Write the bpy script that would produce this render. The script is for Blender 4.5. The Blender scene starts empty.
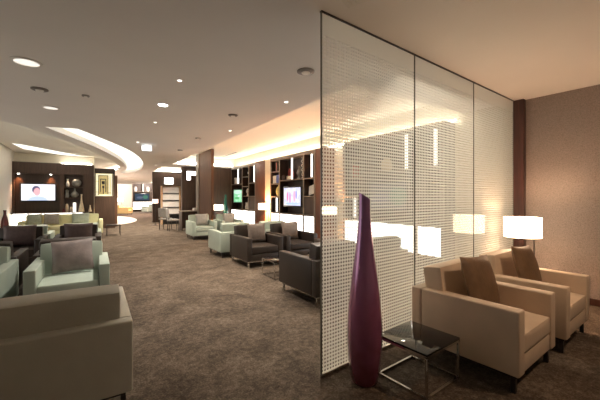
import bpy, bmesh, math, random
from mathutils import Vector, Matrix
R = math.radians
PI = math.pi
C = bpy.context.scene.collection
random.seed(4)
H = 2.955            # ceiling height
KS = 2.6
TILT = R(4.5)        # the glass screen zone is turned by this against the lounge

# ------------------------------------------------------------------ materials
def nm(name):
    m = bpy.data.materials.new(name); m.use_nodes = True
    nt = m.node_tree
    return m, nt, nt.nodes, nt.links, nt.nodes['Principled BSDF']

def plain(name, col, rough=.5, metal=0, var=.06, scale=8, bump=0, bscale=120, spec=.5, emit=None, estr=0):
    m, nt, N, L, b = nm(name)
    b.inputs['Roughness'].default_value = rough
    b.inputs['Metallic'].default_value = metal
    b.inputs['Specular IOR Level'].default_value = spec
    tc = N.new('ShaderNodeTexCoord'); nz = N.new('ShaderNodeTexNoise')
    nz.inputs['Scale'].default_value = scale; nz.inputs['Detail'].default_value = 4
    L.new(tc.outputs['Object'], nz.inputs['Vector'])
    cr = N.new('ShaderNodeValToRGB')
    cr.color_ramp.elements[0].position = .3; cr.color_ramp.elements[1].position = .7
    cr.color_ramp.elements[0].color = (*[c*(1-var) for c in col], 1)
    cr.color_ramp.elements[1].color = (*[min(1, c*(1+var)) for c in col], 1)
    L.new(nz.outputs['Fac'], cr.inputs['Fac']); L.new(cr.outputs['Color'], b.inputs['Base Color'])
    if bump:
        n2 = N.new('ShaderNodeTexNoise'); n2.inputs['Scale'].default_value = bscale; n2.inputs['Detail'].default_value = 3
        L.new(tc.outputs['Object'], n2.inputs['Vector'])
        bp = N.new('ShaderNodeBump'); bp.inputs['Strength'].default_value = bump; bp.inputs['Distance'].default_value = .01
        L.new(n2.outputs['Fac'], bp.inputs['Height']); L.new(bp.outputs['Normal'], b.inputs['Normal'])
    if emit:
        b.inputs['Emission Color'].default_value = (*emit, 1); b.inputs['Emission Strength'].default_value = estr
    return m

def glow(name, col, s):
    m, nt, N, L, b = nm(name)
    N.remove(b); e = N.new('ShaderNodeEmission')
    e.inputs['Color'].default_value = (*col, 1); e.inputs['Strength'].default_value = s
    L.new(e.outputs[0], N['Material Output'].inputs['Surface'])
    return m

def wood(name, c1, c2, rough=.4, axis='Z', scale=1.0):
    m, nt, N, L, b = nm(name)
    b.inputs['Roughness'].default_value = rough
    tc = N.new('ShaderNodeTexCoord'); mp = N.new('ShaderNodeMapping')
    s = {'Z': (14, 14, .8), 'X': (.8, 14, 14), 'Y': (14, .8, 14)}[axis]
    mp.inputs['Scale'].default_value = [k*scale for k in s]
    L.new(tc.outputs['Object'], mp.inputs['Vector'])
    nz = N.new('ShaderNodeTexNoise'); nz.inputs['Scale'].default_value = 2.2
    nz.inputs['Detail'].default_value = 6; nz.inputs['Distortion'].default_value = .6
    L.new(mp.outputs[0], nz.inputs['Vector'])
    cr = N.new('ShaderNodeValToRGB')
    cr.color_ramp.elements[0].position = .32; cr.color_ramp.elements[1].position = .68
    cr.color_ramp.elements[0].color = (*c1, 1); cr.color_ramp.elements[1].color = (*c2, 1)
    L.new(nz.outputs['Fac'], cr.inputs['Fac']); L.new(cr.outputs['Color'], b.inputs['Base Color'])
    return m

def carpet(name):
    m, nt, N, L, b = nm(name)
    b.inputs['Roughness'].default_value = .95; b.inputs['Specular IOR Level'].default_value = .15
    tc = N.new('ShaderNodeTexCoord')
    def noise(s, d, dist=0, vec=None):
        n = N.new('ShaderNodeTexNoise'); n.inputs['Scale'].default_value = s; n.inputs['Detail'].default_value = d
        n.inputs['Distortion'].default_value = dist
        L.new(vec or tc.outputs['Object'], n.inputs['Vector']); return n
    a = noise(3.0, 7, .5); c = noise(20, 6, .3); f = noise(70, 4)
    mx = N.new('ShaderNodeMath'); mx.operation = 'ADD'; L.new(a.outputs['Fac'], mx.inputs[0]); L.new(c.outputs['Fac'], mx.inputs[1])
    m2 = N.new('ShaderNodeMath'); m2.operation = 'MULTIPLY_ADD'; L.new(f.outputs['Fac'], m2.inputs[0]); m2.inputs[1].default_value = 1.1; L.new(mx.outputs[0], m2.inputs[2])
    m3 = N.new('ShaderNodeMath'); m3.operation = 'MULTIPLY'; m3.inputs[1].default_value = 1/3.1; L.new(m2.outputs[0], m3.inputs[0])
    cr = N.new('ShaderNodeValToRGB'); e = cr.color_ramp.elements
    e[0].position = .38; e[0].color = (.043, .031, .022, 1); e[1].position = .62; e[1].color = (.18, .142, .106, 1)
    k = e.new(.5); k.color = (.090, .068, .050, 1)
    L.new(m3.outputs[0], cr.inputs['Fac']); L.new(cr.outputs['Color'], b.inputs['Base Color'])
    bp = N.new('ShaderNodeBump'); bp.inputs['Strength'].default_value = .5; bp.inputs['Distance'].default_value = .01
    L.new(m2.outputs[0], bp.inputs['Height']); L.new(bp.outputs['Normal'], b.inputs['Normal'])
    return m

def wallpaper(name):
    m, nt, N, L, b = nm(name)
    b.inputs['Roughness'].default_value = .36; b.inputs['Specular IOR Level'].default_value = .9
    tc = N.new('ShaderNodeTexCoord')
    v = N.new('ShaderNodeTexVoronoi'); v.inputs['Scale'].default_value = 120; L.new(tc.outputs['Object'], v.inputs['Vector'])
    n = N.new('ShaderNodeTexNoise'); n.inputs['Scale'].default_value = 75; n.inputs['Detail'].default_value = 5; L.new(tc.outputs['Object'], n.inputs['Vector'])
    ad = N.new('ShaderNodeMath'); ad.operation = 'MULTIPLY_ADD'; ad.inputs[1].default_value = .45
    L.new(v.outputs['Distance'], ad.inputs[0]); L.new(n.outputs['Fac'], ad.inputs[2])
    cr = N.new('ShaderNodeValToRGB'); e = cr.color_ramp.elements
    e[0].position = .45; e[0].color = (.16, .128, .115, 1); e[1].position = .85; e[1].color = (.29, .24, .22, 1)
    L.new(ad.outputs[0], cr.inputs['Fac']); L.new(cr.outputs['Color'], b.inputs['Base Color'])
    bp = N.new('ShaderNodeBump'); bp.inputs['Strength'].default_value = .5; bp.inputs['Distance'].default_value = .01
    L.new(ad.outputs[0], bp.inputs['Height']); L.new(bp.outputs['Normal'], b.inputs['Normal'])
    return m

def frit_glass(name, pitch=.0305, hole=.0085):
    """clear glass printed with a pale film that leaves a square grid of small clear dots"""
    m, nt, N, L, b = nm(name); N.remove(b)
    tc = N.new('ShaderNodeTexCoord'); sp = N.new('ShaderNodeSeparateXYZ'); L.new(tc.outputs['Object'], sp.inputs[0])
    def mt(op, a, bv=None, cv=None):
        n = N.new('ShaderNodeMath'); n.operation = op
        for i, v in enumerate((a, bv, cv)):
            if v is None: continue
            if isinstance(v, (int, float)): n.inputs[i].default_value = v
            else: L.new(v, n.inputs[i])
        return n.outputs[0]
    def cell(o):
        f = mt('FRACT', mt('MULTIPLY', o, 1/pitch))
        return mt('MULTIPLY', mt('SUBTRACT', f, .5), pitch)
    x, z = cell(sp.outputs['X']), cell(sp.outputs['Z'])
    r = mt('SQRT', mt('ADD', mt('MULTIPLY', x, x), mt('MULTIPLY', z, z)))
    dot = mt('LESS_THAN', r, hole)
    band = mt('LESS_THAN', sp.outputs['Z'], 2.78)          # plain film along the head of the screen
    dot = mt('MULTIPLY', dot, band)
    tr = N.new('ShaderNodeBsdfTransparent'); tr.inputs['Color'].default_value = (.93, .95, .93, 1)
    df = N.new('ShaderNodeBsdfDiffuse'); df.inputs['Color'].default_value = (.86, .84, .76, 1)
    tl = N.new('ShaderNodeBsdfTranslucent'); tl.inputs['Color'].default_value = (.95, .92, .80, 1)
    a = N.new('ShaderNodeMixShader'); a.inputs[0].default_value = .58; L.new(df.outputs[0], a.inputs[1]); L.new(tl.outputs[0], a.inputs[2])
    f = N.new('ShaderNodeMixShader'); f.inputs[0].default_value = .85; L.new(tr.outputs[0], f.inputs[1]); L.new(a.outputs[0], f.inputs[2])
    mx = N.new('ShaderNodeMixShader'); L.new(dot, mx.inputs[0]); L.new(f.outputs[0], mx.inputs[1]); L.new(tr.outputs[0], mx.inputs[2])
    gl = N.new('ShaderNodeBsdfGlossy'); gl.inputs['Roughness'].default_value = .012
    fr = N.new('ShaderNodeFresnel'); fr.inputs['IOR'].default_value = 1.5
    o = N.new('ShaderNodeMixShader'); L.new(fr.outputs[0], o.inputs[0]); L.new(mx.outputs[0], o.inputs[1]); L.new(gl.outputs[0], o.inputs[2])
    L.new(o.outputs[0], N['Material Output'].inputs['Surface'])
    return m

def screen_mat(name, bg, blobs, s, noise=None):
    """a lit TV picture: soft background plus coloured ellipses (cx, cz, rx, rz, colour) in object space"""
    m, nt, N, L, b = nm(name); N.remove(b)
    tc = N.new('ShaderNodeTexCoord')
    cur = N.new('ShaderNodeRGB'); cur.outputs[0].default_value = (*bg, 1); cur = cur.outputs[0]
    if noise:
        n = N.new('ShaderNodeTexNoise'); n.inputs['Scale'].default_value = noise[1]; n.inputs['Detail'].default_value = 3
        L.new(tc.outputs['Object'], n.inputs['Vector'])
        cr = N.new('ShaderNodeValToRGB'); cr.color_ramp.elements[0].position = .42; cr.color_ramp.elements[1].position = .6
        cr.color_ramp.elements[0].color = (*bg, 1); cr.color_ramp.elements[1].color = (*noise[0], 1)
        L.new(n.outputs['Fac'], cr.inputs['Fac']); cur = cr.outputs['Color']
    for cx, cz, rx, rz, col in blobs:
        mp = N.new('ShaderNodeMapping'); mp.vector_type = 'POINT'
        mp.inputs['Location'].default_value = (-cx/rx, 0, -cz/rz); mp.inputs['Scale'].default_value = (1/rx, 0, 1/rz)
        L.new(tc.outputs['Object'], mp.inputs['Vector'])
        ln = N.new('ShaderNodeVectorMath'); ln.operation = 'LENGTH'; L.new(mp.outputs[0], ln.inputs[0])
        lt = N.new('ShaderNodeMapRange'); lt.inputs['From Min'].default_value = 1.1; lt.inputs['From Max'].default_value = .85
        L.new(ln.outputs['Value'], lt.inputs['Value'])
        mx = N.new('ShaderNodeMixRGB'); L.new(lt.outputs[0], mx.inputs['Fac']); L.new(cur, mx.inputs['Color1']); mx.inputs['Color2'].default_value = (*col, 1)
        cur = mx.outputs[0]
    e = N.new('ShaderNodeEmission'); e.inputs['Strength'].default_value = s; L.new(cur, e.inputs['Color'])
    L.new(e.outputs[0], N['Material Output'].inputs['Surface'])
    return m

def shade_mat(name, col, s):
    m, nt, N, L, b = nm(name)
    b.inputs['Base Color'].default_value = (.9, .85, .75, 1); b.inputs['Roughness'].default_value = .8
    tc = N.new('ShaderNodeTexCoord'); nz = N.new('ShaderNodeTexNoise'); nz.inputs['Scale'].default_value = 90
    L.new(tc.outputs['Object'], nz.inputs['Vector'])
    mr = N.new('ShaderNodeMapRange'); mr.inputs['To Min'].default_value = s*.9; mr.inputs['To Max'].default_value = s*1.1
    L.new(nz.outputs['Fac'], mr.inputs['Value'])
    b.inputs['Emission Color'].default_value = (*col, 1); L.new(mr.outputs[0], b.inputs['Emission Strength'])
    return m

M = dict(
    ceil=plain('ceiling_paint', (.86, .82, .775), .9, var=.015, scale=1.5),
    cove=plain('cove_paint', (.88, .84, .74), .9, var=.01),
    white=plain('wall_paint', (.78, .74, .66), .85, var=.02),
    cream=plain('cream_wall', (.72, .66, .52), .85, var=.03),
    carpet=carpet('carpet_pile'),
    stone=plain('pale_stone', (.80, .72, .64), .35, var=.05, scale=4),
    paper=wallpaper('textured_wallpaper'),
    wenge=wood('wenge', (.020, .011, .008), (.048, .027, .018)),
    wengeh=wood('wenge_flat', (.022, .012, .009), (.05, .028, .019), axis='Y'),
    walnut=wood('walnut', (.085, .037, .017), (.17, .080, .040), .65),
    panel=wood('dark_panel', (.045, .025, .017), (.085, .048, .031), .45),
    post=wood('red_post', (.035, .012, .009), (.08, .028, .018), .3),
    edge=wood('grey_wood_edge', (.17, .135, .105), (.25, .2, .155), .5),
    lamp_glow_wood=wood('lamp_glow_wood', (.085, .031, .014), (.17, .066, .031), .45),  # orange lamp glow on the pilasters is put into this wood colour
    oak=wood('oak', (.42, .26, .14), (.58, .38, .22), .5),
    green=plain('pale_green_leather', (.385, .45, .385), .5, var=.05, scale=5, bump=.12, bscale=90),
    brown=plain('brown_leather', (.023, .015, .011), .45, var=.12, scale=6, bump=.15, bscale=90),
    ivory=plain('ivory_leather', (.64, .50, .37), .5, var=.05, scale=5, bump=.1, bscale=90),
    stonel=plain('stone_leather', (.60, .575, .48), .5, var=.05, scale=5, bump=.1, bscale=90),
    lime=plain('lime_fabric', (.60, .60, .36), .75, var=.06, scale=20),
    mauve=plain('mauve_fabric', (.215, .175, .165), .55, var=.22, scale=9, bump=.3, bscale=60),
    aub=plain('aubergine_fabric', (.075, .048, .046), .6, var=.2, scale=14, bump=.3, bscale=60),
    taupe=plain('taupe_fabric', (.17, .135, .115), .6, var=.18, scale=14, bump=.3, bscale=60),
    grey=plain('grey_fabric', (.30, .285, .265), .65, var=.14, scale=14, bump=.3, bscale=60),
    bronze=plain('bronze_fabric', (.17, .10, .05), .5, var=.2, scale=10, bump=.3, bscale=60),
    sage=plain('sage_fabric', (.33, .38, .32), .7, var=.12, scale=14, bump=.2, bscale=60),
    chrome=plain('chrome', (.72, .70, .67), .14, 1, var=.02),
    steel=plain('dark_steel', (.09, .08, .075), .3, .9, var=.05),
    black=plain('black_plastic', (.012, .012, .013), .3, var=.1),
    bglass=plain('black_glass', (.006, .006, .007), .03, var=.1, spec=.7),
    gold=plain('gold_metal', (.85, .70, .32), .32, .55, var=.15, scale=6, emit=(1, .82, .4), estr=.22),
    goldbk=plain('gold_light_panel', (.9, .85, .6), .5, var=.05, emit=(1, .9, .58), estr=.75),
    frit=frit_glass('dotted_glass'),
    gedge=plain('glass_edge', (.20, .20, .16), .15, var=.2, spec=.7),
    fixture=plain('white_fixture', (.82, .78, .72), .5, var=.02),
    fixlit=plain('lit_lens', (.9, .88, .84), .5, emit=(1, .93, .85), estr=.75),
    sensor=plain('grey_sensor', (.22, .19, .17), .5, var=.05),
    lens=glow('downlight_lens', (1, .95, .86), 6),
    lensb=glow('downlight_lens_cool', (.93, .96, 1), 40),
    lightbox=glow('backlit_panel', (1, .955, .90), 4.2),
    strip=glow('shelf_light_strip', (1, .93, .83), 2.2),
    covel=glow('cove_led', (1, .93, .80), 40),
    slot=glow('luminous_ceiling', (1, .96, .86), 1.25),
    signl=glow('lit_sign', (.92, .97, 1), 2.2),
    shade=shade_mat('lampshade', (1, .80, .58), 4.5),
    shadew=shade_mat('warm_lampshade', (1, .66, .42), 9),
    shader=shade_mat('red_lampshade', (1, .62, .5), 1.8),
    purple=None,
    teal=plain('teal_glass', (.012, .09, .07), .12, var=.2, spec=.7),
    redv=plain('oxblood_glaze', (.10, .022, .024), .2, var=.15),
    crv=plain('cream_ceramic', (.72, .60, .44), .4, var=.08),
    greyv=plain('grey_ceramic', (.26, .26, .24), .4, var=.1),
    whitev=plain('white_ceramic', (.85, .82, .78), .4, var=.04),
    olive=plain('olive_ceramic', (.42, .42, .16), .35, var=.12),
    blue=plain('blue_print', (.10, .16, .48), .5, var=.3, scale=30),
    redb=plain('red_lacquer', (.35, .05, .035), .4, var=.15),
    paperw=plain('printed_paper', (.72, .70, .66), .6, var=.14, scale=14),
    darkb=plain('dark_binding', (.06, .04, .035), .6, var=.2),
    yellow=plain('yellow_fabric', (.72, .52, .22), .7, var=.05),
)
def purple_mat():
    m, nt, N, L, b = nm('purple_glaze')
    b.inputs['Roughness'].default_value = .22; b.inputs['Metallic'].default_value = .4; b.inputs['Coat Weight'].default_value = .6
    tc = N.new('ShaderNodeTexCoord'); sp = N.new('ShaderNodeSeparateXYZ'); L.new(tc.outputs['Object'], sp.inputs[0])
    cr = N.new('ShaderNodeValToRGB'); e = cr.color_ramp.elements
    mr = N.new('ShaderNodeMapRange'); mr.inputs['From Max'].default_value = 1.5; L.new(sp.outputs['Z'], mr.inputs['Value'])
    nz = N.new('ShaderNodeTexNoise'); nz.inputs['Scale'].default_value = 9; nz.inputs['Detail'].default_value = 5; L.new(tc.outputs['Object'], nz.inputs['Vector'])
    ad = N.new('ShaderNodeMath'); ad.operation = 'MULTIPLY_ADD'; ad.inputs[1].default_value = .22; L.new(nz.outputs['Fac'], ad.inputs[0]); L.new(mr.outputs[0], ad.inputs[2])
    e[0].position = .1; e[0].color = (.15, .030, .042, 1); e[1].position = .95; e[1].color = (.36, .17, .38, 1)
    k = e.new(.5); k.color = (.42, .14, .28, 1)
    L.new(ad.outputs[0], cr.inputs['Fac']); L.new(cr.outputs['Color'], b.inputs['Base Color'])
    return m
M['purple'] = purple_mat()

# ------------------------------------------------------------------ mesh helpers
def bm_new(): return bmesh.new()
def merge(bm, t, mat=None):
    if mat is not None: bmesh.ops.transform(t, matrix=mat, verts=t.verts)
    me = bpy.data.meshes.new('tmp'); t.to_mesh(me); t.free(); bm.from_mesh(me); bpy.data.meshes.remove(me)
    return bm
def box(bm, lo, hi, r=0, seg=2, mat=None):
    t = bmesh.new(); bmesh.ops.create_cube(t, size=1)
    s = [hi[i]-lo[i] for i in range(3)]; c = [(hi[i]+lo[i])/2 for i in range(3)]
    for v in t.verts: v.co = Vector([v.co[i]*s[i]+c[i] for i in range(3)])
    if r: bmesh.ops.bevel(t, geom=t.edges[:], offset=min(r, min(s)*.45), segments=seg, affect='EDGES', profile=.5)
    return merge(bm, t, mat)
def bx(lo, hi, r=0, seg=2, mat=None): return box(bmesh.new(), lo, hi, r, seg, mat)
def cushion(bm, size, bulge=(.012, .012, .012), r=.03, mat=None):
    """upholstered block: rounded box whose faces swell a little"""
    t = bmesh.new(); bmesh.ops.create_cube(t, size=1)
    bmesh.ops.subdivide_edges(t, edges=t.edges[:], cuts=9, use_grid_fill=True)
    hx = [s/2 for s in size]
    for v in t.verts:
        n = [v.co[i]*2 for i in range(3)]
        p = [0, 0, 0]
        for i in range(3):
            j, k = [q for q in range(3) if q != i]
            p[i] = n[i]*(hx[i] + bulge[i]*(1-n[j]**2)*(1-n[k]**2))
        # round the edges
        q = [max(-hx[i]+r, min(hx[i]-r, p[i])) for i in range(3)]
        d = Vector([p[i]-q[i] for i in range(3)])
        over = sum(1 for i in range(3) if abs(d[i]) > 1e-6)
        if over >= 2 and d.length > r: d *= r/d.length
        v.co = Vector(q)+d
    return merge(bm, t, mat)
def pillow(bm, w, h, th, mat=None):
    """square throw pillow, pinched corners and a seam line; lies in the xz plane"""
    n = 14; t = bmesh.new(); rows = {}
    for side in (-1, 1):
        for i in range(n+1):
            for j in range(n+1):
                x, z = 2*i/n-1, 2*j/n-1
                e = max(0, (1-x**2))**.45*max(0, (1-z**2))**.45
                pin = 1-.07*(1-(1-abs(x))**1)*(abs(z)**2)*0
                sx = x*(1-.06*(1-abs(z)**2)*abs(x)**3); sz = z*(1-.06*(1-abs(x)**2)*abs(z)**3)
                key = (side if e > 1e-6 else 0, i, j)
                if key not in rows: rows[key] = t.verts.new((sx*w/2, side*th/2*e, sz*h/2))
                rows[(side, i, j)] = rows[key]
        for i in range(n):
            for j in range(n):
                f = [rows[(side, i, j)], rows[(side, i+1, j)], rows[(side, i+1, j+1)], rows[(side, i, j+1)]]
                t.faces.new(f if side < 0 else f[::-1])
    return merge(bm, t, mat)
def tube(bm, p, q, r, n=10):
    p, q = Vector(p), Vector(q); d = q-p
    t = bmesh.new(); bmesh.ops.create_cone(t, cap_ends=True, segments=n, radius1=r, radius2=r, depth=d.length)
    return merge(bm, t, Matrix.Translation((p+q)/2) @ d.to_track_quat('Z', 'Y').to_matrix().to_4x4())
def lathe(prof, n=32, cap0=True, cap1=True, shear=None):
    """prof: (radius, z) list turned about z; shear(z) shifts the rim for a slanted mouth"""
    bm = bmesh.new(); rings = []
    for r, z in prof:
        ring = []
        for i in range(n):
            a = 2*PI*i/n; x, y = r*math.cos(a), r*math.sin(a)
            ring.append(bm.verts.new((x, y, z+(shear(x, y, z) if shear else 0))))
        rings.append(ring)
    for a, b in zip(rings, rings[1:]):
        for i in range(n): bm.faces.new((a[i], a[(i+1) % n], b[(i+1) % n], b[i]))
    if cap0: bm.faces.new(rings[0][::-1])
    if cap1: bm.faces.new(rings[-1])
    return bm
def smooth_prof(pts, k=6):
    out = []
    P = [pts[0]]+list(pts)+[pts[-1]]
    for i in range(1, len(P)-2):
        for s in range(k):
            t = s/k; a, b, c, d = P[i-1], P[i], P[i+1], P[i+2]
            out.append(tuple(.5*((2*b[m])+(-a[m]+c[m])*t+(2*a[m]-5*b[m]+4*c[m]-d[m])*t*t+(-a[m]+3*b[m]-3*c[m]+d[m])*t**3) for m in range(2)))
    out.append(tuple(pts[-1])); return out

def obj(name, bm, mat, parent=None, smooth=True, loc=None):
    bmesh.ops.recalc_face_normals(bm, faces=bm.faces[:])
    me = bpy.data.meshes.new(name); bm.to_mesh(me); bm.free()
    for mm in (mat if isinstance(mat, (list, tuple)) else [mat]): me.materials.append(mm)
    if smooth:
        me.polygons.foreach_set('use_smooth', [True]*len(me.polygons))
        try: me.set_sharp_from_angle(angle=R(38))
        except Exception: pass
    o = bpy.data.objects.new(name, me); C.objects.link(o)
    if parent: o.parent = parent
    if loc: o.location = loc
    return o
def tag(o, label, cat, group=None):
    o['label'] = label; o['category'] = cat
    if group: o['group'] = group
    return o
def thing(name, label, cat, loc=(0, 0, 0), rz=0, group=None):
    o = bpy.data.objects.new(name, None); C.objects.link(o); o.empty_display_size = .1
    o.location = loc; o.rotation_euler = (0, 0, rz); return tag(o, label, cat, group)
def struct(name, bm, mat, smooth=False):
    o = obj(name, bm, mat, smooth=smooth); o['kind'] = 'structure'; return o
def dup(src, loc, rz, label, group=None):
    def cp(o, par):
        c = o.copy(); C.objects.link(c)
        if par is not None: c.parent = par
        for ch in o.children: cp(ch, c)
        return c
    r = cp(src, None); r.location = loc; r.rotation_euler = (0, 0, rz); r['label'] = label
    if group: r['group'] = group
    return r
ct, st = math.cos(TILT), math.sin(TILT)
def zone(x, y, z=0):                    # glass screen zone -> lounge coordinates
    return (x*ct-y*st, x*st+y*ct, z)

# ------------------------------------------------------------------ setting
bm = bx((-6, -4, -.2), (9, 46, 0)); struct('floor', bm, M['carpet'])
t = bmesh.new(); vs = []
for i in range(72):
    a = 2*PI*i/72; vs.append(t.verts.new((.25+2.0*math.cos(a), 24+4.9*math.sin(a), .002)))
f = t.faces.new(vs); r = bmesh.ops.extrude_face_region(t, geom=[f])
bmesh.ops.translate(t, vec=(0, 0, .006), verts=[v for v in r['geom'] if isinstance(v, bmesh.types.BMVert)])
struct('floor_stone_inlay', t, M['stone'])

def catmull(pts, k=8, closed=False):
    return smooth_prof(pts, k)
slot_o = [(-.92, 8.62), (-.34, 8.5), (.19, 9.70), (.9, 11.5), (1.45, 13.7), (1.83, 16.3), (1.98, 19.2), (1.75, 21.2), (1.25, 22.4)]
slot_i = [(1.28, 21.4), (1.36, 19.6), (1.24, 17.6), (.82, 14.7), (.12, 11.75), (-.44, 10.0)]
slot = [slot_o[0]]+catmull(slot_o[1:], 8)+catmull(slot_i+[(-.92, 8.62)], 8)[:-1]
inner = [(-2.62, 7.3), (-1.9, 7.95), (-1.59, 8.42), (-1.28, 8.92), (-.95, 9.8), (-.5, 11.0), (.11, 13.3), (.69, 16.0), (1.0, 18.4), (.95, 20.4), (.4, 22)]
inner = catmull(inner, 8)+[(-2.62, 22)]
holes = [slot, inner,
         [(2.88, 3.2), (5.95, 3.2), (5.95, 15.2), (2.88, 15.2)],
         [(2.72, 16.8), (5.95, 16.8), (5.95, 20.1), (2.72, 20.1)]]
def filled(name, loops, z0, z1, mat):
    cu = bpy.data.curves.new(name, 'CURVE'); cu.dimensions = '2D'; cu.fill_mode = 'BOTH'; cu.extrude = (z1-z0)/2
    for lp in loops:
        sp = cu.splines.new('POLY'); sp.points.add(len(lp)-1); sp.use_cyclic_u = True
        for p, q in zip(sp.points, lp): p.co = (q[0], q[1], 0, 1)
    o = bpy.data.objects.new(name, cu); C.objects.link(o)
    dg = bpy.context.evaluated_depsgraph_get()
    me = bpy.data.meshes.new_from_object(o.evaluated_get(dg)); C.objects.unlink(o); bpy.data.objects.remove(o)
    me.materials.clear(); me.materials.append(mat); me.transform(Matrix.Translation((0, 0, (z0+z1)/2)))
    me.name = name
    n = bpy.data.objects.new(name, me); C.objects.link(n); n['kind'] = 'structure'; return n
filled('ceiling', [[(-6, -4), (9, -4), (9, 46), (-6, 46)]]+holes, H, H+.05, M['ceil'])
struct('ceiling_upper', bx((-6, -4, 3.38), (9, 46, 3.5)), M['cove'])
ring = [(x+.25, y-.28) for x, y in inner[:-1]]+[(.35, 22), (-2.62, 22)]
filled('ceiling_ring', [ring], 3.13, 3.16, M['cove'])
t = bmesh.new(); t.faces.new([t.verts.new((x, y, 3.124)) for x, y in ((-2.2, 13.1), (-1.98, 13.22), (-1.6, 13.8), (-1.245, 14.36), (-.75, 15.1), (-.4, 15.66), (-1.04, 15.67), (-1.33, 15.35), (-2.11, 14.42))])
bmesh.ops.triangulate(t, faces=t.faces[:])
struct('ceiling_light_panel_inner', t, M['slot'])
# light slot: luminous panel a little above the crescent opening
t = bmesh.new(); t.faces.new([t.verts.new((x, y, H+.13)) for x, y in slot])
bmesh.ops.triangulate(t, faces=t.faces[:])
struct('ceiling_light_panel', t, M['slot'])
t = bmesh.new()
for a, b in zip(slot, slot[1:]+slot[:1]):
    t.faces.new([t.verts.new(p) for p in ((a[0], a[1], H+.05), (b[0], b[1], H+.05), (b[0], b[1], H+.131), (a[0], a[1], H+.131))])
struct('ceiling_slot_reveal', t, M['cove'])
# walls
struct('wall_shelves', bx((5.86, 3.0, 0), (6.0, 46, 3.38)), M['cream'])
struct('wall_media', bx((-2.7, 15.72, 0), (-.06, 15.86, 3.125)), M['cream'])
struct('wall_white', bx((-2.86, 12.7, 0), (-2.59, 15.86, 3.38), .03), M['white'])
struct('wall_far', bx((-6, 41, 0), (6, 41.2, 3.38)), M['white'])
struct('wall_back_light_block', bx((-6, -4, 0), (9, -3.9, 3.38)), M['white'])  # unseen, added to block ambient light from behind the camera
struct('wall_left_light_block', bx((-3.6, -3.9, 0), (-3.5, 3.6, 3.38)), M['white'])  # unseen, added to keep ambient light out near the camera
# right-hand wallpapered wall and its neighbours, turned with the glass screen
zm = Matrix.Rotation(TILT, 4, 'Z')
struct('wall_wallpaper', bx((5.73, -3.5, 0), (5.88, 1.93, H), mat=zm), M['paper'])
struct('column_dark', bx((5.635, 1.80, 0), (5.73, 1.96, H), .006, mat=zm), M['post'])
struct('wall_return', bx((5.73, 1.96, 0), (5.88, 2.7, H), mat=zm), M['cream'])
struct('baseboard_wallpaper', bx((5.712, -3.5, 0), (5.73, 1.80, .09), .003, mat=zm), M['post'])
# upstands that close the ends of the light troughs
struct('ceiling_trough_end', bx((2.88, 15.2, H+.05), (5.95, 15.26, 3.38)), M['cove'])
struct('ceiling_trough_end_far', bx((2.72, 20.1, H+.05), (5.95, 20.16, 3.38)), M['cove'])
struct('ceiling_trough_edge', bx((2.8, 3.14, H+.05), (5.86, 3.2, 3.38)), M['cove'])

# ------------------------------------------------------------------ armchairs
W = .84
def make_armchair(label, leather, metal, group, DP=1.0):
    t = thing('armchair', label, 'armchair', group=group)
    for s in (-1, 1):
        x0, x1 = sorted((s*W/2, s*(W/2-.115)))
        obj('armrest', bx((x0, -DP/2, .14), (x1, DP/2-.101, .62), .014, 3), leather, t)
    obj('back_panel', bx((-W/2, DP/2-.10, .14), (W/2, DP/2, .62), .014, 3), leather, t)
    obj('seat_base', bx((-W/2+.116, -DP/2+.012, .14), (W/2-.116, DP/2-.101, .275), .01, 2), leather, t)
    obj('seat_cushion', cushion(bmesh.new(), (W-.236, DP-.26, .15), (.0, .006, .012), .02, Matrix.Translation((0, -.125, .355))), leather, t)
    obj('back_cushion', cushion(bmesh.new(), (W-.135, .18, .465), (.0, .014, .005), .024,
        Matrix.Translation((0, DP/2-.19, .588)) @ Matrix.Rotation(R(-8), 4, 'X')), leather, t)
    fr = bmesh.new(); zf = .125
    for s in (-1, 1):
        box(fr, (s*.365-.015, -DP/2+.03, .112), (s*.365+.015, DP/2-.03, .139), .003, 1)
        box(fr, (-.35, s*(DP/2-.055)-.015, .112), (.35, s*(DP/2-.055)+.015, .139), .003, 1)
    obj('base_frame', fr, metal, t)
    for sx in (-1, 1):
        for sy in (-1, 1):
            ly = sy*(DP/2-.055)
            obj('leg', bx((sx*.365-.017, ly-.017, 0), (sx*.365+.017, ly+.017, .113), .003, 1), metal, t)
    return t
def make_cushion(name, label, fab, w=.45, h=.43, th=.15, group=None):
    o = obj(name, pillow(bmesh.new(), w, h, th), fab); tag(o, label, 'cushion', group); return o
def put_cushion(chair_loc, rz, o, dx=0, dy=.105, z=.655, lean=-10, roll=0):
    cx, cy = chair_loc[0], chair_loc[1]
    v = Vector((dx, dy, 0)); v.rotate(Matrix.Rotation(rz, 3, 'Z').to_euler())
    o.location = (cx+v.x, cy+v.y, z); o.rotation_euler = (R(lean), R(roll), rz)
def clone(o, label):
    c = o.copy(); C.objects.link(c); c['label'] = label; return c

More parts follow.
